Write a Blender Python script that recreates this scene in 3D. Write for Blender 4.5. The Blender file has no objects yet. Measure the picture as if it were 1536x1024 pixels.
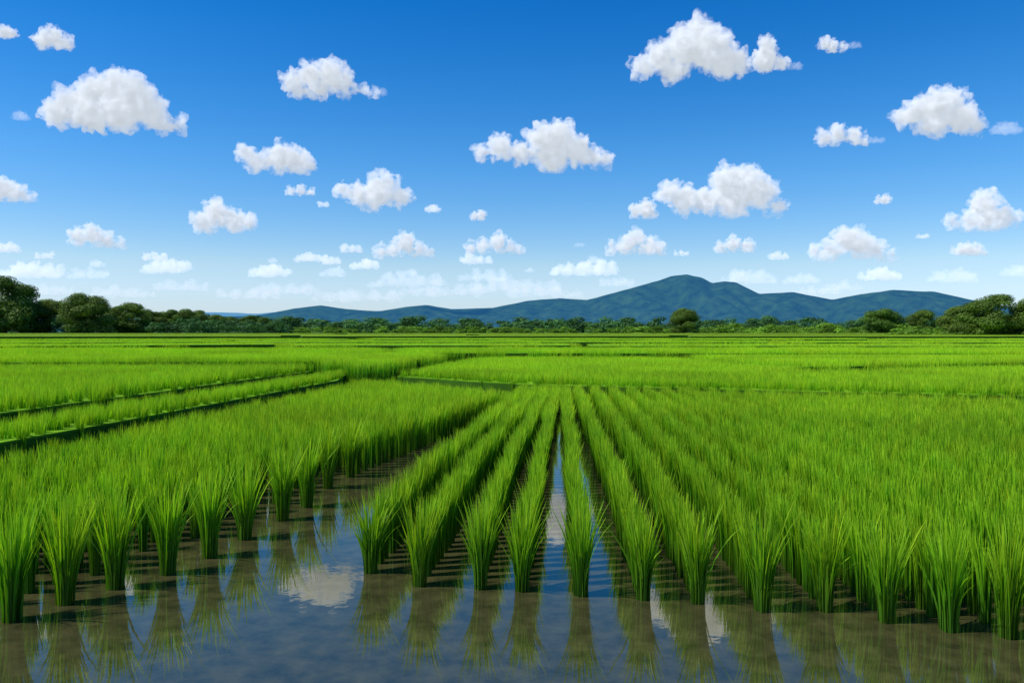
import bpy, bmesh, math, random
import numpy as np
from mathutils import Vector, noise, Matrix
random.seed(7); rng=np.random.default_rng(7)
F=1195.0; HY=497.0; CX=768.0; EYE=1.5
scene=bpy.context.scene
col=scene.collection
def G(x,y,h=0.0):
    d=F*(EYE-h)/(y-HY); return ((x-CX)*d/F,d)
# ---------------------------------------------------------------- camera / light
cam=bpy.data.cameras.new("camera"); cam.sensor_width=36; cam.lens=28.0; cam.clip_start=0.05; cam.clip_end=60000
cam.shift_y=-15/1536
co=bpy.data.objects.new("camera",cam); col.objects.link(co); co.location=(0,0,EYE); co.rotation_euler=(math.radians(90),0,0)
scene.camera=co
scene.view_settings.view_transform='Standard'; scene.view_settings.look='None'; scene.view_settings.exposure=0
S=Vector((-0.62,-0.14,0.85)).normalized()
sun=bpy.data.lights.new("sun",'SUN'); sun.energy=5.0; sun.angle=math.radians(0.5); sun.color=(1,0.95,0.86)
so=bpy.data.objects.new("sun",sun); col.objects.link(so); so.rotation_euler=S.to_track_quat('Z','Y').to_euler()
w=bpy.data.worlds.new("World"); scene.world=w; w.use_nodes=True
nt=w.node_tree; nt.nodes.clear()
out=nt.nodes.new('ShaderNodeOutputWorld'); bg=nt.nodes.new('ShaderNodeBackground')
sky=nt.nodes.new('ShaderNodeTexSky'); sky.sky_type='NISHITA'; sky.sun_disc=False
sky.sun_elevation=math.asin(S.z); sky.sun_rotation=math.atan2(S.x,S.y)
sky.air_density=1.0; sky.dust_density=0.3; sky.ozone_density=4.0; sky.altitude=300
hs=nt.nodes.new('ShaderNodeHueSaturation'); hs.inputs['Saturation'].default_value=1.35
tc=nt.nodes.new('ShaderNodeTexCoord'); sx=nt.nodes.new('ShaderNodeSeparateXYZ'); cr=nt.nodes.new('ShaderNodeValToRGB')
nt.links.new(tc.outputs['Generated'],sx.inputs[0]); nt.links.new(sx.outputs[2],cr.inputs[0])
e=cr.color_ramp.elements
stops=[(0.0,(0.95,1.15,1.75)),(0.08,(1.6,1.42,1.42)),(0.2,(1.15,1.4,1.55)),(0.38,(0.3,1.15,1.5))]
e[0].position=stops[0][0]; e[1].position=stops[-1][0]
e.new(0.08); e.new(0.2)
for i,(p_,c_) in enumerate(stops): e[i].position=p_; e[i].color=(c_[0]/2,c_[1]/2,c_[2]/2,1)
vm=nt.nodes.new('ShaderNodeVectorMath'); vm.operation='MULTIPLY'; vs=nt.nodes.new('ShaderNodeVectorMath'); vs.operation='SCALE'; vs.inputs['Scale'].default_value=2.0
nt.links.new(sky.outputs[0],hs.inputs['Color']); nt.links.new(hs.outputs[0],vm.inputs[0]); nt.links.new(cr.outputs[0],vm.inputs[1]); nt.links.new(vm.outputs[0],vs.inputs[0]); nt.links.new(vs.outputs[0],bg.inputs[0]); nt.links.new(bg.outputs[0],out.inputs[0])
bg.inputs[1].default_value=0.10
# ---------------------------------------------------------------- helpers
def newmat(n):
    m=bpy.data.materials.new(n); m.use_nodes=True; m.node_tree.nodes.clear(); return m,m.node_tree.nodes,m.node_tree.links
def N(nd,t,**k):
    n=nd.new(t)
    for a,b in k.items(): setattr(n,a,b)
    return n
def mk(name,verts,faces,mats=(),smooth=False,colattr=None,link=True):
    me=bpy.data.meshes.new(name); me.from_pydata(verts,[],faces)
    for m in mats: me.materials.append(m)
    if smooth: me.polygons.foreach_set('use_smooth',np.ones(len(me.polygons),bool))
    if colattr is not None:
        a=me.attributes.new('col','FLOAT_COLOR','POINT'); a.data.foreach_set('color',np.asarray(colattr,np.float32).ravel())
    me.update(); ob=bpy.data.objects.new(name,me)
    if link: col.objects.link(ob)
    return ob
def npmesh(name,V,quads,mat,C=None,smooth=True):
    me=bpy.data.meshes.new(name); n=len(V); q=len(quads)
    me.vertices.add(n); me.vertices.foreach_set('co',np.asarray(V,np.float32).ravel())
    me.loops.add(q*4); me.loops.foreach_set('vertex_index',np.asarray(quads,np.int32).ravel())
    me.polygons.add(q); me.polygons.foreach_set('loop_start',np.arange(q,dtype=np.int32)*4)
    try: me.polygons.foreach_set('loop_total',np.full(q,4,np.int32))
    except Exception: pass
    if smooth: me.polygons.foreach_set('use_smooth',np.ones(q,bool))
    if C is not None:
        a=me.attributes.new('col','FLOAT_COLOR','POINT'); a.data.foreach_set('color',np.asarray(C,np.float32).ravel())
    me.materials.append(mat); me.update(calc_edges=True); me.validate(); return me
def tag(o,label=None,cat=None,kind=None,group=None):
    if label:o['label']=label
    if cat:o['category']=cat
    if kind:o['kind']=kind
    if group:o['group']=group
# ---------------------------------------------------------------- materials
def mat_leaf(name,trans=0.4,rough=0.45,wvar=0.25,wscale=0.25,gain=1.0,spec=0.3):
    m,nd,l=newmat(name)
    o=N(nd,'ShaderNodeOutputMaterial'); at=N(nd,'ShaderNodeAttribute',attribute_name='col')
    geo=N(nd,'ShaderNodeNewGeometry'); nz=N(nd,'ShaderNodeTexNoise'); nz.inputs['Scale'].default_value=wscale; nz.inputs['Detail'].default_value=3
    l.new(geo.outputs['Position'],nz.inputs['Vector'])
    mr=N(nd,'ShaderNodeMapRange'); mr.inputs[1].default_value=0.3; mr.inputs[2].default_value=0.7; mr.inputs[3].default_value=gain*(1-wvar); mr.inputs[4].default_value=gain*(1+wvar)
    l.new(nz.outputs['Fac'],mr.inputs[0])
    oi=N(nd,'ShaderNodeObjectInfo'); mr2=N(nd,'ShaderNodeMapRange'); mr2.inputs[3].default_value=0.487; mr2.inputs[4].default_value=0.510
    l.new(oi.outputs['Random'],mr2.inputs[0])
    hs=N(nd,'ShaderNodeHueSaturation'); l.new(at.outputs['Color'],hs.inputs['Color']); l.new(mr2.outputs[0],hs.inputs['Hue']); l.new(mr.outputs[0],hs.inputs['Value'])
    p=N(nd,'ShaderNodeBsdfPrincipled'); p.inputs['Roughness'].default_value=rough; p.inputs['Specular IOR Level'].default_value=spec
    l.new(hs.outputs[0],p.inputs['Base Color'])
    tr=N(nd,'ShaderNodeBsdfTranslucent'); mx=N(nd,'ShaderNodeMix',data_type='RGBA',blend_type='MULTIPLY'); mx.inputs[0].default_value=1.0; mx.inputs[7].default_value=(1.2,1.2,0.5,1)
    l.new(hs.outputs[0],mx.inputs[6]); l.new(mx.outputs[2],tr.inputs[0])
    ms=N(nd,'ShaderNodeMixShader'); ms.inputs[0].default_value=trans; l.new(p.outputs[0],ms.inputs[1]); l.new(tr.outputs[0],ms.inputs[2]); l.new(ms.outputs[0],o.inputs[0])
    return m
RICE=mat_leaf("rice_leaf",0.40,0.45,0.15,0.45,1.0,0.2)
TREE=mat_leaf("tree_leaf",0.3,0.6,0.2,0.08,1.0,0.15)
def mat_noise(name,c1,c2,scale,rough=0.9,bump=0.0,c3=None,bscale=None):
    m,nd,l=newmat(name); o=N(nd,'ShaderNodeOutputMaterial'); p=N(nd,'ShaderNodeBsdfPrincipled'); p.inputs['Roughness'].default_value=rough; p.inputs['Specular IOR Level'].default_value=0.2
    geo=N(nd,'ShaderNodeNewGeometry'); nz=N(nd,'ShaderNodeTexNoise'); nz.inputs['Scale'].default_value=scale; nz.inputs['Detail'].default_value=8; l.new(geo.outputs['Position'],nz.inputs['Vector'])
    cr=N(nd,'ShaderNodeValToRGB'); cr.color_ramp.elements[0].position=0.35; cr.color_ramp.elements[0].color=(*c1,1); cr.color_ramp.elements[1].position=0.65; cr.color_ramp.elements[1].color=(*c2,1)
    l.new(nz.outputs['Fac'],cr.inputs[0]); l.new(cr.outputs[0],p.inputs['Base Color'])
    if bump:
        b=N(nd,'ShaderNodeBump'); b.inputs['Strength'].default_value=1; b.inputs['Distance'].default_value=bump
        n2=N(nd,'ShaderNodeTexNoise'); n2.inputs['Scale'].default_value=bscale or scale*4; n2.inputs['Detail'].default_value=6; l.new(geo.outputs['Position'],n2.inputs['Vector'])
        l.new(n2.outputs['Fac'],b.inputs['Height']); l.new(b.outputs[0],p.inputs['Normal'])
    l.new(p.outputs[0],o.inputs[0]); return m
GROUND=mat_noise("ground_soil_grass",(0.035,0.08,0.008),(0.07,0.15,0.01),0.8,0.95,0.05)
BARK=mat_noise("bark",(0.03,0.022,0.015),(0.07,0.05,0.035),3,0.95,0.05)
m,nd,l=newmat("crop_canopy"); CANOPY=m
o=N(nd,'ShaderNodeOutputMaterial'); p=N(nd,'ShaderNodeBsdfPrincipled'); p.inputs['Roughness'].default_value=0.9; p.inputs['Specular IOR Level'].default_value=0.1
at=N(nd,'ShaderNodeAttribute',attribute_name='col'); geo=N(nd,'ShaderNodeNewGeometry')
nz=N(nd,'ShaderNodeTexNoise'); nz.inputs['Scale'].default_value=1.2; nz.inputs['Detail'].default_value=8; l.new(geo.outputs['Position'],nz.inputs['Vector'])
mr=N(nd,'ShaderNodeMapRange'); mr.inputs[1].default_value=0.3; mr.inputs[2].default_value=0.7; mr.inputs[3].default_value=0.7; mr.inputs[4].default_value=1.25; l.new(nz.outputs['Fac'],mr.inputs[0])
hs=N(nd,'ShaderNodeHueSaturation'); l.new(at.outputs['Color'],hs.inputs['Color']); l.new(mr.outputs[0],hs.inputs['Value']); l.new(hs.outputs[0],p.inputs['Base Color']); l.new(p.outputs[0],o.inputs[0])
# water
m,nd,l=newmat("paddy_water"); WATER=m
o=N(nd,'ShaderNodeOutputMaterial'); p=N(nd,'ShaderNodeBsdfPrincipled')
p.inputs['Roughness'].default_value=0.015; p.inputs['IOR'].default_value=2.4; p.inputs['Specular Tint'].default_value=(1.0,0.90,0.58,1)
geo=N(nd,'ShaderNodeNewGeometry'); nz=N(nd,'ShaderNodeTexNoise'); nz.inputs['Scale'].default_value=7; nz.inputs['Detail'].default_value=7; nz.inputs['Roughness'].default_value=0.65; l.new(geo.outputs['Position'],nz.inputs['Vector'])
cr=N(nd,'ShaderNodeValToRGB'); e=cr.color_ramp.elements; e[0].position=0.34; e[0].color=(0.028,0.029,0.011,1); e[1].position=0.70; e[1].color=(0.080,0.074,0.028,1)
l.new(nz.outputs['Fac'],cr.inputs[0]); l.new(cr.outputs[0],p.inputs['Base Color'])
n2=N(nd,'ShaderNodeTexNoise'); n2.inputs['Scale'].default_value=6; n2.inputs['Detail'].default_value=3; l.new(geo.outputs['Position'],n2.inputs['Vector'])
b=N(nd,'ShaderNodeBump'); b.inputs['Strength'].default_value=0.4; b.inputs['Distance'].default_value=0.0018; l.new(n2.outputs['Fac'],b.inputs['Height']); l.new(b.outputs[0],p.inputs['Normal'])
l.new(p.outputs[0],o.inputs[0])
# ---------------------------------------------------------------- blades
def blades(nb,segs,r0,h,spread,width,seed,patch=0.0,bright=1.0,hlo=0.62,lin=0.25,yb=1.0):
    g=np.random.default_rng(seed)
    if patch>0:
        x0=g.uniform(-patch/2,patch/2,nb); y0=g.uniform(-patch/2,patch/2,nb); az=g.uniform(0,2*np.pi,nb)
    else:
        rr=r0*np.sqrt(g.random(nb)); a=g.uniform(0,2*np.pi,nb); x0=rr*np.cos(a); y0=rr*np.sin(a); az=a+g.normal(0,0.5,nb)
    hh=h*g.uniform(hlo,1.05,nb); sp=spread*np.abs(g.normal(0.45,0.38,nb)).clip(0.05,1.35)*(hh/h)
    droop=g.random(nb)**3*0.16*h
    dx=np.cos(az);dy=np.sin(az)
    tw=az+np.pi/2+g.normal(0,0.9,nb); sx=np.cos(tw);sy=np.sin(tw)
    wd=width*g.uniform(0.7,1.25,nb); rn=g.random(nb)
    V=[];C=[]
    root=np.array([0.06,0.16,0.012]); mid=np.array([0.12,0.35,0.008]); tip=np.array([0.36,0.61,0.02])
    for k in range(segs+1):
        t=k/segs
        r=sp*(lin*t+(1-lin)*t**2.2)
        z=hh*(t-0.04*t*t)-droop*t**3 -0.03*(k==0)
        px=x0+dx*r; py=y0+dy*r
        ww=wd*(0.55+0.9*t-1.42*t**2.4)*0.5+0.0004
        V.append(np.stack([px-sx*ww,py-sy*ww,z],1)); V.append(np.stack([px+sx*ww,py+sy*ww,z+ww*0.3],1))
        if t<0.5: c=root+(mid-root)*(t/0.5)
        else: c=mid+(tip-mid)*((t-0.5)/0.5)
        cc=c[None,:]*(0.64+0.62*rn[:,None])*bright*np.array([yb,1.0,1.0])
        yel=(rn>0.96)[:,None]; cc=np.where(yel,cc*np.array([1.35,1.05,1.0]),cc)
        c4=np.concatenate([cc,np.ones((nb,1))],1); C.append(c4);C.append(c4)
    V=np.stack(V,1).reshape(-1,3); C=np.stack(C,1).reshape(-1,4)
    L=2*(segs+1); base=np.arange(nb)[:,None]*L; Q=[]
    for k in range(segs):
        Q.append(np.concatenate([base+2*k,base+2*k+1,base+2*k+3,base+2*k+2],1))
    return V,np.concatenate(Q,0),C
def blademesh(name,*a,**k):
    V,Q,C=blades(*a,**k); return npmesh(name,V,Q,RICE,C)
HT=0.51
src=[]
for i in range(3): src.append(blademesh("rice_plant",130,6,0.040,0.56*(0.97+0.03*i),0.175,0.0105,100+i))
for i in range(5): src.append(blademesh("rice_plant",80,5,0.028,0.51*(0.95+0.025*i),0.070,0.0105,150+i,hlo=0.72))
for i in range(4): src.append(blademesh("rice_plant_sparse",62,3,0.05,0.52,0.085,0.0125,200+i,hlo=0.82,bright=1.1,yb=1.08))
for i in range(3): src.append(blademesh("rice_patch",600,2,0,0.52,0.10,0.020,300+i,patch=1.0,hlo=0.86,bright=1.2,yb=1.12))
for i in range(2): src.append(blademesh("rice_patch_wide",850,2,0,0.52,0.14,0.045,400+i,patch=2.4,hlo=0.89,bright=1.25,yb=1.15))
LOD={-1:(0,3),0:(3,5),1:(8,4),2:(12,3),3:(15,2)}
pts=[]
def add(x,y,lod,s=1.0,z=0.0):
    a,n=LOD[lod]; j=0.045 if lod<2 else 0.012
    pts.append((x,y,a+random.randrange(n),random.uniform(0,6.283),s*random.uniform(1-j,1+j),z))
def inpoly(x,y,P):
    c=False;n=len(P);j=n-1
    for i in range(n):
        xi,yi=P[i];xj,yj=P[j]
        if (yi>y)!=(yj>y) and x<(xj-xi)*(y-yi)/(yj-yi)+xi: c=not c
        j=i
    return c
starts=[(555,858),(632,878),(722,882),(786,885),(870,892),(965,898),(1045,903),(1147,915),(1240,915),(1328,932),(1425,945),(1508,955)]
rows=[G(*s) for s in starts]
xx,dd=rows[-1]
for i in range(30): xx+=0.34; dd=max(3.6,xx/0.8); rows.append((xx,dd))
far_a=G(795,571,HT); far_b=G(1600,590,HT)
def farR(x): 
    t=(x-far_a[0])/(far_b[0]-far_a[0]); return far_a[1]+t*(far_b[1]-far_a[1])
for i,(x0,d0) in enumerate(rows):
    sl=0.105-0.012*i if i<5 else 0.05
    y=d0; first=True; ph=random.uniform(0,9)
    # interior of each row relaxes towards an even 0.315 m pitch
    xt=rows[0][0]+0.322*i if i<12 else x0
    while True:
        k=min(1,(y-d0)/2.5)
        x=x0+(xt-x0)*k*0.8+sl*(y-d0)+0.012*math.sin(y*2+ph)
        if y>farR(x): break
        if first: pts.append((x,y,random.randrange(3),random.uniform(0,6.28),random.uniform(0.95,1.06),0))
        else: add(x+random.gauss(0,0.007),y,0 if y<10.5 else 1,0.98)
        y+=random.uniform(0.11,0.155) if not first else 0.2
        first=False
left=[(18,930),(98,905),(172,882),(252,860),(315,835),(367,808),(424,780),(460,760),(492,732),(525,715)]
for s in left:
    x,y=G(*s); pts.append((x,y,random.randrange(3),random.uniform(0,6.28),1.12,0))
x8,y8=G(525,715)
for k in range(1,34):
    t=k/34; add(x8+(-0.22-x8)*t,y8+(14.5-y8)*t,0 if t<0.2 else 1)
L0=[(-2.95,4.3),(-2.5,5.0),(-2.28,5.6),(-2.12,6.3),(-2.02,7.3),(-1.9,8.3),(-0.3,14.5),(-3.15,17.6),(-4.45,7.3),(-4.9,4.2)]
def fill(P,sx,sy,lod,jit=0.3,s=1.0,z=0.0,sk=0.0):
    xs=[p[0] for p in P]; ys=[p[1] for p in P]
    y=min(ys)
    while y<max(ys):
        x=min(xs)
        while x<max(xs):
            px=x+random.uniform(-jit,jit)*sx; py=y+random.uniform(-jit,jit)*sy
            if inpoly(px,py,P) and abs(px)<0.68*py+3:
                L=lod
                if L is None: L=0 if py<8.5 else 1
                add(px,py,L,s,z)
            x+=sx
        y+=sy
fill(L0,0.215,0.18,None,0.28)
slabs=[]
def rough(P,amp,step):
    R=[]
    for i in range(len(P)):
        a=P[i];b=P[(i+1)%len(P)]; L=math.hypot(b[0]-a[0],b[1]-a[1]); n=max(1,min(60,int(L/step)))
        for k in range(n):
            t=k/n; x=a[0]+(b[0]-a[0])*t; y=a[1]+(b[1]-a[1])*t
            R.append((x+amp*noise.noise(Vector((x/step/2,y/step/2,3))),y+amp*noise.noise(Vector((x/step/2,y/step/2,9)))))
    return R
strip=rough([(-5.3,6.5),(-4.0,18.3),(-4.3,21.0),(-6.0,6.5)],0.12,0.8)
fill(strip,0.17,0.17,1,0.35,0.80,0.18); slabs.append((strip,0.24,0,0.14))
L1=rough([(-6.95,6.5),(-5.3,20.8),(-18,20.4),(-18,6.5)],0.15,0.8)
fill(L1,0.2,0.2,1,0.35,0.97,0.22); slabs.append((L1,0.26,0,0.20))
R1n=rough([(-2.75,19.2),(0.45,16.2),(9,13.2),(24,8.1),(24,17),(11,18.5),(-2,19.7)],0.15,0.8)
fill(R1n,0.19,0.19,1,0.35,1,0.12); slabs.append((R1n,0.30,0,0.12))
R1=rough([(-2.4,19.4),(11,18.3),(24,16.7),(40,22),(17,22.8),(7.3,19.2),(6,29.6),(-0.8,30.0)],0.2,1.2)
R1b=rough([(7.3,21.3),(17,25.1),(42,24.5),(42,28.9),(6.4,29.6)],0.2,1.2)
L2=rough([(-30,22.8),(-5.6,23.8),(-3.7,20.6),(-2.3,30.0),(-32,29.2)],0.2,1.2)
for P,z in ((R1,0.12),(R1b,0.20),(L2,0.26)):
    fill(P,0.66,0.66,2,0.3,1,z); slabs.append((P,0.34,0,z))
def band(y0,y1,xa,xb,lod,z):
    h=HT+z; k=0.8 if lod==2 else (0.55 if lod==3 else 0.12)
    P=[G(xa,y0[0],h),G(xb,y0[1],h),G(xb,y1[1]+k,h),G(xa,y1[0]+k,h)]
    d=P[0][1]; P=rough(P,d*0.008,d*0.08)
    if lod==2: fill(P,0.72,0.72,2,0.3,1,z); slabs.append((P,0.36,0,z))
    elif lod==3: fill(P,1.8,1.8,3,0.3,1,z); slabs.append((P,0.42,0,z))
    else: slabs.append((P,0.56,1,z))
band((525.0,523.5),(519.5,518.7),-150,575,2,0.34); band((523.2,523.8),(518.3,518.5),600,1700,2,0.34)
band((517.0,514.0),(514.0,511.7),-150,410,3,0.38); band((515.4,515.2),(512.5,512.5),440,850,3,0.38); band((516.0,516.0),(513.3,513.3),880,1700,3,0.38)
band((512.3,510.3),(510.0,508.6),-150,330,3,0.42); band((510.7,510.7),(508.6,508.6),360,1150,3,0.42); band((511.3,511.1),(509.3,509.1),1180,1700,3,0.42)
band((508.4,507.4),(506.8,506.0),-150,520,3,0.45); band((507.2,507.2),(505.6,505.7),560,1300,3,0.45); band((507.8,507.8),(506.1,506.1),1330,1700,3,0.45)
band((505.3,504.8),(504.3,503.9),-150,420,4,0.5); band((504.6,504.4),(503.5,503.5),450,1000,4,0.5); band((504.8,504.8),(503.8,503.8),1030,1700,4,0.5)
band((503.3,503.0),(502.5,502.2),-150,700,4,0.5); band((502.7,502.8),(502.0,502.1),720,1700,4,0.5)
band((501.8,501.6),(501.1,501.0),-150,500,4,0.5); band((501.4,501.4),(500.8,500.8),520,1700,4,0.5)
band((500.4,500.4),(499.9,499.9),-150,1700,4,0.5)
pond=[(-5.3,-3),(-4.75,7.3),(-3.5,17.6),(0.45,15.0),(8.6,12.0),(14,10),(14,-3)]
near=[s_[0] for s_ in slabs[:8]]
y=6.0
while y<34:
    st_=0.17 if y<16 else 0.24
    x=-0.68*y-1
    while x<0.68*y+1:
        px=x+random.uniform(-.08,.08); py=y+random.uniform(-.08,.08)
        if not inpoly(px,py,pond) and not any(inpoly(px,py,P) for P in near) and not (py>30.6):
            add(px,py,1,random.uniform(0.40,0.66),0.03)
        x+=st_
    y+=st_
V=[];Fc=[];C=[]
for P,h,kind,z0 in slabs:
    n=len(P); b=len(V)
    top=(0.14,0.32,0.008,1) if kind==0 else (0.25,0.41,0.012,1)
    side=(0.035,0.10,0.006,1)  # darker sides: shade on the field edges painted in, plus darker lower stems
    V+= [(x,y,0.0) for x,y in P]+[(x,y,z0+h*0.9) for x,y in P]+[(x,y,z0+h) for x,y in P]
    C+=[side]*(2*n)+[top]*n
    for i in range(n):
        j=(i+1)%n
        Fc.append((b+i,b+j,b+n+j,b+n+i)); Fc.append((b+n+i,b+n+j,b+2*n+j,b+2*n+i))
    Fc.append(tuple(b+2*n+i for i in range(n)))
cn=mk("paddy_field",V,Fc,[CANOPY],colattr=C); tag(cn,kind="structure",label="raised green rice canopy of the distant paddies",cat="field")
inv=[q for q in pts if q[2]<8 and abs(q[0])<0.655*q[1] and q[1]<9]
inv.sort(key=lambda q:q[1])
ind=set(inv[:300]); rest=[q for q in pts if q not in ind]
for q in sorted(ind,key=lambda q:q[1]):
    o=bpy.data.objects.new("rice_plant",src[q[2]]); col.objects.link(o)
    o.location=(q[0],q[1],0); o.rotation_euler=(0,0,q[3]); o.scale=(q[4],)*3
    tag(o,"bright green rice clump standing alone at the flooded row end" if q[2]<3 else "bright green rice clump in a flooded planted row","rice plant",group="rice clumps planted in rows in the flooded paddy")
me=bpy.data.meshes.new("rice_crop"); me.from_pydata([(q[0],q[1],q[5]) for q in rest],[],[])
for nme,ty,k in (("vid",'INT',2),("rot",'FLOAT',3),("scl",'FLOAT',4)):
    a=me.attributes.new(nme,ty,'POINT'); a.data.foreach_set('value',[q[k] for q in rest])
me.materials.append(RICE)
st=bpy.data.objects.new("rice_crop",me); col.objects.link(st)
tag(st,"dense bright green rice crop filling the paddies","rice crop",kind="stuff")
ng=bpy.data.node_groups.new("scatter_rice",'GeometryNodeTree')
ng.interface.new_socket("Geometry",in_out='INPUT',socket_type='NodeSocketGeometry'); ng.interface.new_socket("Geometry",in_out='OUTPUT',socket_type='NodeSocketGeometry')
gi=ng.nodes.new('NodeGroupInput'); go=ng.nodes.new('NodeGroupOutput'); jn=ng.nodes.new('GeometryNodeJoinGeometry')
def na(n,t):
    x=ng.nodes.new('GeometryNodeInputNamedAttribute'); x.data_type=t; x.inputs['Name'].default_value=n; return x.outputs[0]
vid=na('vid','INT'); rot=na('rot','FLOAT'); scl=na('scl','FLOAT')
cx=ng.nodes.new('ShaderNodeCombineXYZ'); ng.links.new(rot,cx.inputs[2]); er=ng.nodes.new('FunctionNodeEulerToRotation'); ng.links.new(cx.outputs[0],er.inputs[0])
cs=ng.nodes.new('ShaderNodeCombineXYZ'); [ng.links.new(scl,cs.inputs[i]) for i in range(3)]
for i,ms in enumerate(src):
    so_=bpy.data.objects.new("rice_source",ms)
    oi=ng.nodes.new('GeometryNodeObjectInfo'); oi.inputs['Object'].default_value=so_; oi.inputs['As Instance'].default_value=True
    cp=ng.nodes.new('FunctionNodeCompare'); cp.data_type='INT'; cp.operation='EQUAL'
    ng.links.new(vid,cp.inputs[2]); cp.inputs[3].default_value=i
    ip=ng.nodes.new('GeometryNodeInstanceOnPoints'); ng.links.new(gi.outputs[0],ip.inputs['Points']); ng.links.new(cp.outputs[0],ip.inputs['Selection'])
    ng.links.new(oi.outputs['Geometry'],ip.inputs['Instance']); ng.links.new(er.outputs[0],ip.inputs['Rotation']); ng.links.new(cs.outputs[0],ip.inputs['Scale'])
    ng.links.new(ip.outputs[0],jn.inputs[0])
ng.links.new(jn.outputs[0],go.inputs[0])
md=st.modifiers.new("scatter",'NODES'); md.node_group=ng
print("individual",len(ind),"rest",len(rest))
# ---------------------------------------------------------------- ground & water
xs=np.unique(np.concatenate([np.arange(-24,24.01,0.4),np.sinh(np.linspace(-9.2,9.2,80))*1.6])); ys=np.unique(np.concatenate([np.arange(-4,36.01,0.4),-np.sinh(np.linspace(1.8,6,14)),np.sinh(np.linspace(3.9,9.9,50))]))
nx,ny=len(xs),len(ys)
gv=[]
for y in ys:
    for x in xs:
        z=-0.07 if inpoly(x,y,pond) else 0.045
        if z>0 and abs(x)<60 and 0<y<80: z+=0.03*noise.noise(Vector((x*0.7,y*0.7,0)))
        gv.append((float(x),float(y),z))
gf=[(j*nx+i,j*nx+i+1,(j+1)*nx+i+1,(j+1)*nx+i) for j in range(ny-1) for i in range(nx-1)]
g=mk("ground",gv,gf,[GROUND],smooth=True); tag(g,kind="structure",label="flat grassy farmland soil reaching the horizon",cat="ground")
wv=[(-7,-4,0),(15,-4,0),(15,19,0),(-7,19,0)]
wt=mk("water",wv,[(0,1,2,3)],[WATER]); tag(wt,kind="structure",label="shallow muddy reflective paddy water",cat="water")
# ---------------------------------------------------------------- mountains
def hillmat(name,haze,hc):
    m,nd,l=newmat(name); o=N(nd,'ShaderNodeOutputMaterial'); d=N(nd,'ShaderNodeBsdfDiffuse'); geo=N(nd,'ShaderNodeNewGeometry')
    nz=N(nd,'ShaderNodeTexNoise'); nz.inputs['Scale'].default_value=0.014; nz.inputs['Detail'].default_value=10; nz.inputs['Roughness'].default_value=0.62; l.new(geo.outputs['Position'],nz.inputs['Vector'])
    cr=N(nd,'ShaderNodeValToRGB'); e=cr.color_ramp.elements; e[0].position=0.36; e[0].color=(0.014,0.05,0.025,1); e[1].position=0.66; e[1].color=(0.08,0.18,0.05,1)
    l.new(nz.outputs['Fac'],cr.inputs[0]); l.new(cr.outputs[0],d.inputs[0])
    b=N(nd,'ShaderNodeBump'); b.inputs['Distance'].default_value=12; n2=N(nd,'ShaderNodeTexNoise'); n2.inputs['Scale'].default_value=0.035; n2.inputs['Detail'].default_value=6; l.new(geo.outputs['Position'],n2.inputs['Vector']); l.new(n2.outputs['Fac'],b.inputs['Height']); l.new(b.outputs[0],d.inputs['Normal'])
    em=N(nd,'ShaderNodeEmission'); em.inputs[0].default_value=(*hc,1); em.inputs[1].default_value=1  # aerial haze painted in: even blue glow mixed over the forest colour
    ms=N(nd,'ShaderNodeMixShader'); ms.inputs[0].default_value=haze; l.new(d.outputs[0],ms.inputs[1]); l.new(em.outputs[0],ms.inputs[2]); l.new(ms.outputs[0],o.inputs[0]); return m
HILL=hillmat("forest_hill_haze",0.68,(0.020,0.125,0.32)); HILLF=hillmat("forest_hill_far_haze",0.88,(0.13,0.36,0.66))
prof=[(-400,486),(200,480),(300,474),(380,473),(400,470),(440,462),(480,457),(520,463),(570,466),(610,460),(640,457),(680,463),(740,461),(790,450),(840,445),(880,449),(930,436),(980,421),(1005,414),(1030,410),(1052,414),(1068,423),(1085,420),(1104,422),(1140,440),(1190,437),(1250,449),(1290,441),(1340,434),(1400,437),(1450,448),(1500,458),(1560,465),(1800,482),(2200,490)]
prof2=[(-800,484),(100,478),(230,471),(300,468),(340,468),(380,470),(420,467),(480,470),(560,466),(620,464),(700,462),(800,466),(1000,470),(1600,474),(2200,480)]
def mountain(name,prof,Y0,dep,mat,seed,label):
    px=np.array([p[0] for p in prof]); py=np.array([p[1] for p in prof])
    NX=620; NY=70; X=np.linspace((-400-CX)*Y0/F,(2100-CX)*Y0/F,NX); T=np.linspace(-1,1,NY)
    v=[]
    for t in T:
        for x in X:
            H=(HY-np.interp(x/Y0*F+CX,px,py))*Y0/F
            nz=noise.fractal(Vector((x/330+seed,t*1.2,seed)),0.9,2.1,6)
            rid=1-abs(noise.fractal(Vector((x/380+seed*2+t*1.3,t*1.0,3)),0.9,2,5))*1.6
            a=abs(t); s=max(0,1-a**1.15)
            k=s*(1-0.5*min(1,a*2.2)*(1-rid)) if a>0 else 1
            z=H*k+ nz*8*min(1,a*6+0.25)*(s+0.1)
            v.append((float(x*(1+t*dep/Y0)),float(Y0+t*dep+60*noise.noise(Vector((x/500,seed,0)))),max(-5.0,z)))
    f=[(j*NX+i,j*NX+i+1,(j+1)*NX+i+1,(j+1)*NX+i) for j in range(NY-1) for i in range(NX-1)]
    o=mk(name,v,f,[mat],smooth=True); tag(o,kind="structure",label=label,cat="mountain"); return o
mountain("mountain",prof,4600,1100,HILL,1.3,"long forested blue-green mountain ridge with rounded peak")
mountain("mountain",prof2,9000,1500,HILLF,5.1,"pale hazy far mountain ridge")
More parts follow.
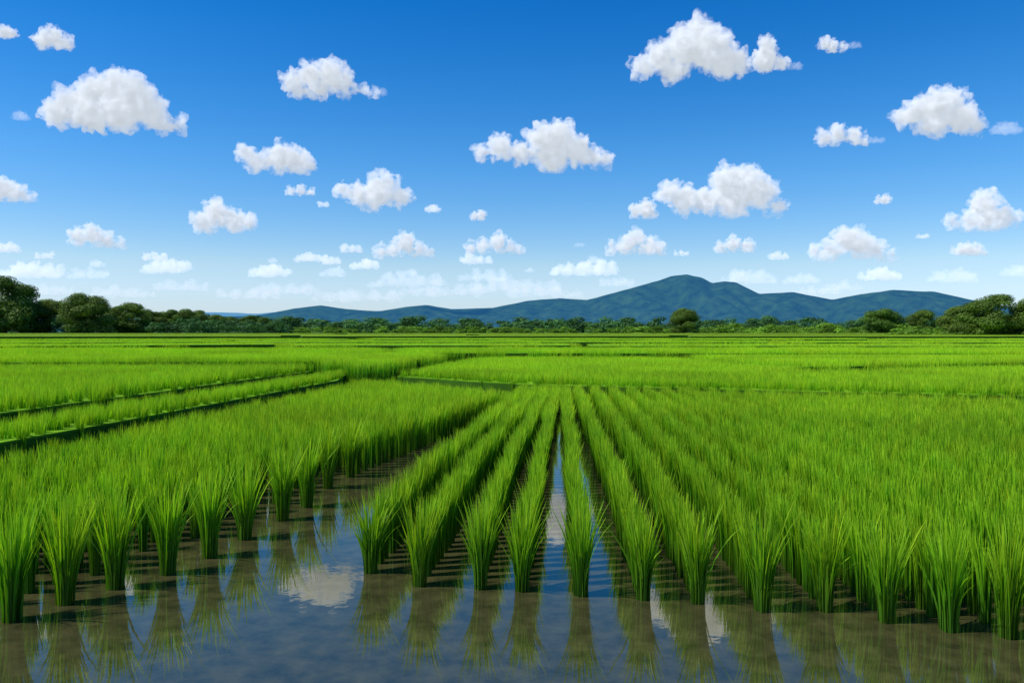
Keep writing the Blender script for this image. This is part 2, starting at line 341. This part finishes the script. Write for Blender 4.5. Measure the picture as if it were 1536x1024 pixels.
# ---------------------------------------------------------------- trees
def crown(nl,size,seed,W=1.0,Hh=1.0,lumps=14,leaf=0.06,base=0.12,lr=(0.14,0.23),tight=(0.88,1.1)):
    g=np.random.default_rng(seed); L=[]
    for i in range(lumps):
        a=g.uniform(0,2*np.pi); zz=g.uniform(base+0.10,0.86); rmax=0.36*W*math.sqrt(max(0.01,1-((zz-0.36)/0.54)**2))
        r=rmax*g.random()**0.4; L.append((r*math.cos(a),r*math.sin(a),zz,g.uniform(*lr)))
    L=np.array(L); w_=L[:,3]**2; idx=g.choice(lumps,nl,p=w_/w_.sum())
    d=g.normal(size=(nl,3)); d/=np.linalg.norm(d,axis=1)[:,None]
    rad=L[idx,3]*(g.random(nl)**0.18)*g.uniform(*tight,nl)
    P=L[idx,:3]+d*rad[:,None]*np.array([1.1*W,1.1*W,0.8]); P[:,2]=P[:,2].clip(base*0.2,None)
    nrm=d*1.3+g.normal(0,0.4,(nl,3)); nrm[:,2]+=0.3; nrm/=np.linalg.norm(nrm,axis=1)[:,None]
    t1=np.cross(nrm,g.normal(size=(nl,3))); t1/=np.linalg.norm(t1,axis=1)[:,None]; t2=np.cross(nrm,t1)
    s=leaf*g.uniform(0.5,1.2,nl)[:,None]
    V=np.stack([P-t1*s*0.9,P-t2*s*0.6,P+t1*s*0.9,P+t2*s*0.6],1).reshape(-1,3)
    lump=g.uniform(0.7,1.25,lumps)[idx]
    v=(0.75+0.5*g.random(nl))*lump
    C=np.stack([0.10*v,0.175*v,0.022*v,np.ones(nl)],1).repeat(4,0)
    Q=np.arange(nl*4).reshape(nl,4); return V,Q,C
def trunkmesh(seed):
    r=random.Random(seed); V=[];Fc=[]
    def limb(a,b,ra,rb):
        a=Vector(a);b=Vector(b);q=(b-a).to_track_quat('Z','Y');n=len(V)
        for p,rr in ((a,ra),((a+b)/2+Vector((r.uniform(-.01,.01),r.uniform(-.01,.01),0)),(ra+rb)/2),(b,rb)):
            for k in range(7):
                an=k/7*6.283; V.append(tuple(p+q@Vector((rr*math.cos(an),rr*math.sin(an),0))))
        for s in range(2):
            for k in range(7): Fc.append((n+s*7+k,n+s*7+(k+1)%7,n+s*7+7+(k+1)%7,n+s*7+7+k))
    limb((0,0,-0.02),(0.01,0,0.4),0.03,0.018)
    for k in range(7):
        a=r.uniform(0,6.283); z=r.uniform(0.16,0.4); limb((0,0,z),(0.22*math.cos(a),0.22*math.sin(a),z+r.uniform(0.15,0.35)),0.012,0.004)
    me=bpy.data.meshes.new("trunk"); me.from_pydata(V,[],Fc); me.materials.append(BARK); return me
trunks=[trunkmesh(i) for i in range(3)]
crowns=[]
for i in range(5):
    V,Q,C=crown(30000,1,50+i,lumps=44+i*3,leaf=0.0165,base=0.0,W=0.95,lr=(0.11,0.17),tight=(0.92,1.06)); crowns.append(npmesh("crown",V,Q,TREE,C,False))
def tree(px,top,width,dist,label,name="broadleaf_tree",group=None,v=None,dark=None):
    H=((HY-top)*dist/F+EYE)*1.03; W=width*dist/F*1.08
    e=bpy.data.objects.new(name,None); col.objects.link(e); e.location=((px-CX)*dist/F,dist,0.0); e.rotation_euler=(0,0,random.uniform(0,6.28)); e.empty_display_size=1
    sx=W/1.0
    tag(e,label,"tree",group=group)
    t=bpy.data.objects.new("trunk",random.choice(trunks)); c=bpy.data.objects.new("crown",crowns[random.randrange(5) if v is None else v])
    for o_ in (t,c): col.objects.link(o_); o_.parent=e
    t.scale=(H,H,H); c.scale=(sx,sx,H)
gl="trees along the edge of the rice fields"
for a in [(8,412,110,300),(74,447,80,310),(130,438,88,285),(-50,420,120,310),(192,452,72,340),(222,462,60,360),(160,462,60,380)]:
    tree(*a,"large dark green broadleaf tree at the field edge",group=gl)
for a in [(252,463,50,400),(276,462,52,410),(300,464,44,430),(325,471,50,450),(350,474,40,470),(372,472,46,480),(395,475,36,500)]:
    tree(*a,"medium green leafy tree in the hedgerow line",group=gl)
tree(1027,461,52,400,"lone round green tree beyond the rice fields")
tree(1322,462,70,205,"round dark green tree at the field edge",group=gl)
tree(1384,463,52,230,"small rounded green tree at the field edge",group=gl)
tree(1492,439,112,112,"large bushy sunlit tree beside the rice field",group=gl,v=1)
tree(1440,458,70,125,"low bushy green tree beside the rice field",group=gl)
tree(1560,446,110,110,"large bushy sunlit tree beside the rice field",group=gl,v=3)
def woods(name,specs,label,tint):
    VV=[];QQ=[];CC=[];off=0
    lib=[crown(700,1,900+i,lumps=9,leaf=0.065,base=0.0,W=1.3) for i in range(6)]
    for (x,y,W,H,tn) in specs:
        V,Q,C=lib[random.randrange(6)]; a=random.uniform(0,6.28); c,s=math.cos(a),math.sin(a)
        P=np.stack([(V[:,0]*c-V[:,1]*s)*W+x,(V[:,0]*s+V[:,1]*c)*W+y,V[:,2]*H],1)
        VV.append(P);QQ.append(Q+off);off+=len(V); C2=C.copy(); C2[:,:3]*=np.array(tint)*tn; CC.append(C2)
    me=npmesh(name,np.concatenate(VV),np.concatenate(QQ),TREE,np.concatenate(CC),False); o=bpy.data.objects.new(name,me); col.objects.link(o); tag(o,label,"woodland",kind="stuff")
sp=[]
for i in range(420):
    d=random.uniform(520,760); px=random.uniform(150,1750); x=(px-CX)*d/F
    H=random.choice([6,8,9,10,12,12])*random.uniform(0.8,1.1); sp.append((x,d,H*random.uniform(1.1,1.7),H,random.uniform(0.7,1.25)))
for i in range(90):
    d=random.uniform(300,420); px=random.uniform(-100,430); sp.append(((px-CX)*d/F,d,random.uniform(5,10),random.uniform(4,8),random.uniform(0.6,1.1)))
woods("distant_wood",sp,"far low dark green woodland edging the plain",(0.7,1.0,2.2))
sp=[]
for i in range(140):
    d=random.uniform(190,420); px=random.uniform(1080,1650); H=random.uniform(2,4.5); sp.append(((px-CX)*d/F,d,H*random.uniform(1.3,2.4),H,random.uniform(0.9,1.6)))
for i in range(110):
    d=random.uniform(115,190); px=random.uniform(1350,1750); H=random.uniform(0.8,2.2); sp.append(((px-CX)*d/F,d,H*random.uniform(1.3,2.6),H,random.uniform(0.9,1.7)))
for i in range(140):
    d=random.uniform(430,520); px=random.uniform(380,1200); H=random.uniform(2.5,5); sp.append(((px-CX)*d/F,d,H*random.uniform(1.3,2.4),H,random.uniform(0.9,1.5)))
woods("scrub",sp,"light green scrub bushes along the field margin",(1.15,1.25,0.8))
# ---------------------------------------------------------------- clouds
def cloudmat(sig,e,wisp=False,nscale=0.1):
    m,nd,l=newmat("cloud_vapour"); o=N(nd,'ShaderNodeOutputMaterial')
    sc=N(nd,'ShaderNodeVolumeScatter'); sc.inputs['Color'].default_value=(0.985,0.985,0.985,1); sc.inputs['Density'].default_value=sig; sc.inputs['Anisotropy'].default_value=-0.1
    em=N(nd,'ShaderNodeEmission'); em.inputs[0].default_value=(0.86,0.93,1.0,1); em.inputs[1].default_value=sig*e  # self-glow added, standing in for light scattered repeatedly inside the cloud
    if wisp:
        tc=N(nd,'ShaderNodeTexCoord'); nz=N(nd,'ShaderNodeTexNoise'); nz.inputs['Scale'].default_value=nscale; nz.inputs['Detail'].default_value=4; nz.inputs['Roughness'].default_value=0.55; l.new(tc.outputs['Object'],nz.inputs['Vector'])
        mr=N(nd,'ShaderNodeMapRange'); mr.inputs[1].default_value=0.40; mr.inputs[2].default_value=0.70; mr.inputs[3].default_value=0; mr.inputs[4].default_value=sig; l.new(nz.outputs['Fac'],mr.inputs[0]); l.new(mr.outputs[0],sc.inputs['Density'])
        mu=N(nd,'ShaderNodeMath',operation='MULTIPLY'); mu.inputs[1].default_value=e; l.new(mr.outputs[0],mu.inputs[0]); l.new(mu.outputs[0],em.inputs[1])
    a=N(nd,'ShaderNodeAddShader'); l.new(sc.outputs[0],a.inputs[0]); l.new(em.outputs[0],a.inputs[1]); l.new(a.outputs[0],o.inputs['Volume']); return m
def remesh(ob):
    dg=bpy.context.evaluated_depsgraph_get(); dg.update(); ev=ob.evaluated_get(dg); return bpy.data.meshes.new_from_object(ev)
ALT=650
def hull(L,wpx,voxf,grow,amp,freq,seed,stretch,off2=0):
    bm=bmesh.new()
    for (x,yy,z,q) in L:
        if z-q*0.7<0: z=max(z,q*0.35)
        M=Matrix.Translation((x,yy,z))@Matrix.Diagonal((stretch,stretch,1,1))
        bmesh.ops.create_icosphere(bm,subdivisions=2,radius=max(q*0.6,q+grow),matrix=M)
    me=bpy.data.meshes.new("tmp"); bm.to_mesh(me); bm.free(); ob=bpy.data.objects.new("tmp",me); col.objects.link(ob)
    md=ob.modifiers.new("r",'REMESH'); md.mode='VOXEL'; md.voxel_size=max(0.7,min(1.5,wpx/95))*voxf
    sm=ob.modifiers.new("s",'SMOOTH'); sm.iterations=5; sm.factor=0.6
    m2=remesh(ob); col.objects.unlink(ob); bpy.data.objects.remove(ob)
    n=len(m2.vertices); co_=np.empty(n*3); m2.vertices.foreach_get('co',co_); co_=co_.reshape(-1,3); no=np.empty(n*3); m2.vertex_normals.foreach_get('vector',no); no=no.reshape(-1,3)
    off=Vector((seed*3.1+off2,0,0))
    nA=np.array([noise.fractal((Vector(c)+off)/freq,0.85,2.1,5) for c in co_])
    P=co_+no*(nA*amp)[:,None]
    low=P[:,2]<0; P[low,2]*=0.5
    m2.vertices.foreach_set('co',P.astype(np.float32).ravel()); m2.update(); m2.materials.clear(); return m2
def cloud(lobes,base,label,faint=1.0,seed=0,stretch=1.0):
    r=random.Random(seed); cxm=sum(a[0] for a in lobes)/len(lobes); 
    wpx=max(a[0]+a[2] for a in lobes)-min(a[0]-a[2] for a in lobes)
    L=[]
    for (x,y,rad) in lobes:
        L.append((x-cxm,r.uniform(-0.4,0.4)*rad,base-y,rad*0.9))
        for k in range(7):
            a=r.uniform(0,6.283); el=r.uniform(-0.3,1.3); q=rad*r.uniform(0.25,0.5)
            L.append((x-cxm+rad*0.72*math.cos(a)*math.cos(el),rad*0.72*math.sin(a)*math.cos(el),base-y+rad*0.72*math.sin(el),q))
    so_=sorted(lobes)
    for a,b in zip(so_[:-1],so_[1:]):
        q=min(a[2],b[2])*0.6
        for t in (0.35,0.65): L.append((a[0]+(b[0]-a[0])*t-cxm,0,base-max(a[1],b[1])*1.0,q))
    ms_=min(1.0,wpx/120)**0.6
    d=min(15000,ALT*F/(HY-base)); s=d/F
    loc=((cxm-CX)*s,d,EYE+(HY-base)*s)
    outer=hull(L,wpx,1.15,4.6*ms_,10*ms_,13*ms_,seed,stretch,50)
    if faint<1:
        outer.name="cloud"; outer.materials.append(cloudmat(faint*0.09/(ms_**0.7)/s,0.48)); o=bpy.data.objects.new("cloud",outer); col.objects.link(o)
    else:
        core=hull(L,wpx,1.0,-3.2*ms_,5.5*ms_,15*ms_,seed,stretch)
        core.name="cloud"; core.materials.append(cloudmat(0.11/(ms_**0.7)/s,0.33)); o=bpy.data.objects.new("cloud",core); col.objects.link(o)
        outer.name="wisp"; outer.materials.append(cloudmat(0.13/(ms_**0.7)/s,0.42,True,0.085/ms_)); w_=bpy.data.objects.new("wisp",outer); col.objects.link(w_); w_.parent=o
    o.location=loc; o.scale=(s,s,s)
    tag(o,label,"cloud",group="fair-weather cumulus clouds in the blue sky")
big="large puffy white cumulus cloud with grey base"; mid="medium puffy white cumulus cloud"; sml="small white flat-based cumulus puff"
CL=[([(90,170,22),(115,152,25),(150,146,30),(178,136,30),(205,148,30),(222,165,26),(185,172,30),(140,176,26),(242,186,15),(266,191,9),(272,184,7),(73,166,11)],204,big),
([(440,125,16),(465,115,19),(495,112,21),(515,125,17),(480,132,16),(450,136,9),(543,136,6),(562,139,4)],149,mid),
([(963,102,15),(990,85,22),(1030,72,30),(1050,45,21),(1062,76,34),(1090,88,27),(1010,105,18),(1110,100,14)],125,big),
([(1148,68,12),(1150,88,19),(1172,96,10),(1135,92,9)],106,mid),
([(1238,66,9),(1250,70,9),(1264,71,5)],79,sml),
([(1354,178,12),(1375,170,20),(1400,160,23),(1425,154,20),(1440,178,24),(1464,188,13),(1400,185,22)],208,mid),
([(1235,207,11),(1258,201,13),(1280,205,12),(1298,211,6)],219,sml),
([(720,228,11),(750,222,18),(780,230,16),(812,208,22),(840,206,25),(830,230,28),(865,226,22),(888,237,15),(910,240,10)],255,big),
([(367,228,12),(385,244,15),(420,236,22),(440,240,20),(462,248,11)],263,mid),
([(514,284,9),(538,292,16),(568,288,25),(582,276,15),(600,295,14),(560,300,16)],317,mid),
([(304,335,15),(323,320,19),(350,332,17),(372,334,11)],350,mid),
([(1005,290,17),(1030,298,22),(1060,302,20),(1092,274,26),(1120,280,29),(1140,292,23),(1100,305,22),(1170,311,11)],327,big),
([(953,317,10),(970,315,13),(980,321,6)],328,sml),
([(5,285,17),(25,290,13),(45,296,6),(-15,290,14)],303,mid),
([(1430,334,9),(1455,332,13),(1480,308,21),(1482,328,18),(1505,326,15),(1522,328,8)],345,mid),
([(118,356,12),(138,352,13),(158,360,11),(182,366,6)],371,sml),
([(918,372,8),(940,368,13),(956,358,12),(975,369,13),(992,374,8)],382,mid),
([(1225,379,9),(1245,376,12),(1272,360,19),(1295,368,18),(1316,374,12),(1338,384,6)],390,mid),
([(1080,371,8),(1102,366,10),(1122,369,9)],379,sml),([(570,377,8),(590,374,9),(608,366,14),(630,374,10),(645,379,5)],385,mid),
([(705,372,7),(725,369,9),(747,364,12),(768,371,8),(780,375,5)],379,sml),
([(62,60,12),(80,57,14),(100,65,10)],75,mid),([(5,48,10),(18,50,7)],57,sml),([(435,287,6),(452,286,7),(466,288,5)],293,sml),([(712,325,6),(722,323,8)],331,sml),
([(1318,301,5),(1328,299,7)],306,sml)]
def flat(x0,x1,y0,y1):
    n=max(3,int((x1-x0)/9)); r=random.Random(int(x0*7+y0)); L=[]; h=y1-y0
    for i in range(n):
        t=(i+0.5)/n; hh=h*(0.5+0.5*math.sin(math.pi*t))*r.uniform(0.5,1.1); rad=hh*0.48; L.append((x0+(x1-x0)*t,y1-rad*0.9,rad))
    return L,y1
for i,(L,b,lab) in enumerate(CL): cloud(L,b,lab,seed=i+1)
for i,b in enumerate([(215,250,373,390),(217,280,388,408),(373,432,398,414),(443,482,378,392),(690,735,380,395),(527,567,388,403),(1430,1480,358,382),(1290,1348,402,419),(0,90,395,415),(-10,30,360,378),(52,80,376,387),(1155,1182,377,389),(510,545,363,378),(830,928,391,411),(640,660,306,318),(478,492,300,310),(484,510,378,396),(1010,1034,373,383),(1376,1392,349,357)]):
    L,y=flat(*b); cloud(L,y,sml,faint=0.55 if b[0]!=1430 else 1.0,seed=40+i,stretch=1.1)
fl=[(690,768,407,420),(1400,1465,405,422),(1500,1560,400,413),(1175,1225,411,424),(1085,1160,404,424),(594,622,401,413),(560,670,412,428),(900,950,412,428),(700,840,420,436),(380,480,428,440),(240,310,420,434),(880,900,385,396),(480,520,402,414),(1240,1290,424,434),(100,160,404,416),(600,720,432,442),(40,110,428,440),(140,230,432,444),(330,420,438,446),(470,600,440,450),(760,870,434,444),(136,156,390,400),(405,415,386,394),(788,800,400,408),(1190,1260,432,440)]
for i,f in enumerate(fl):
    L,y=flat(*f); cloud(L,y,"faint thin hazy cloud low over the horizon",faint=0.20,seed=80+i,stretch=1.3)
for i,f in enumerate([(1490,1530,182,200),(20,42,168,180),(1180,1200,92,104),(1270,1288,62,72),(1305,1325,205,214),(545,580,130,142),(864,874,362,370)]):
    L,y=flat(*f); cloud(L,y,"thin torn white shred of cloud",faint=0.12,seed=140+i,stretch=1.4)
print("pts",len(pts))
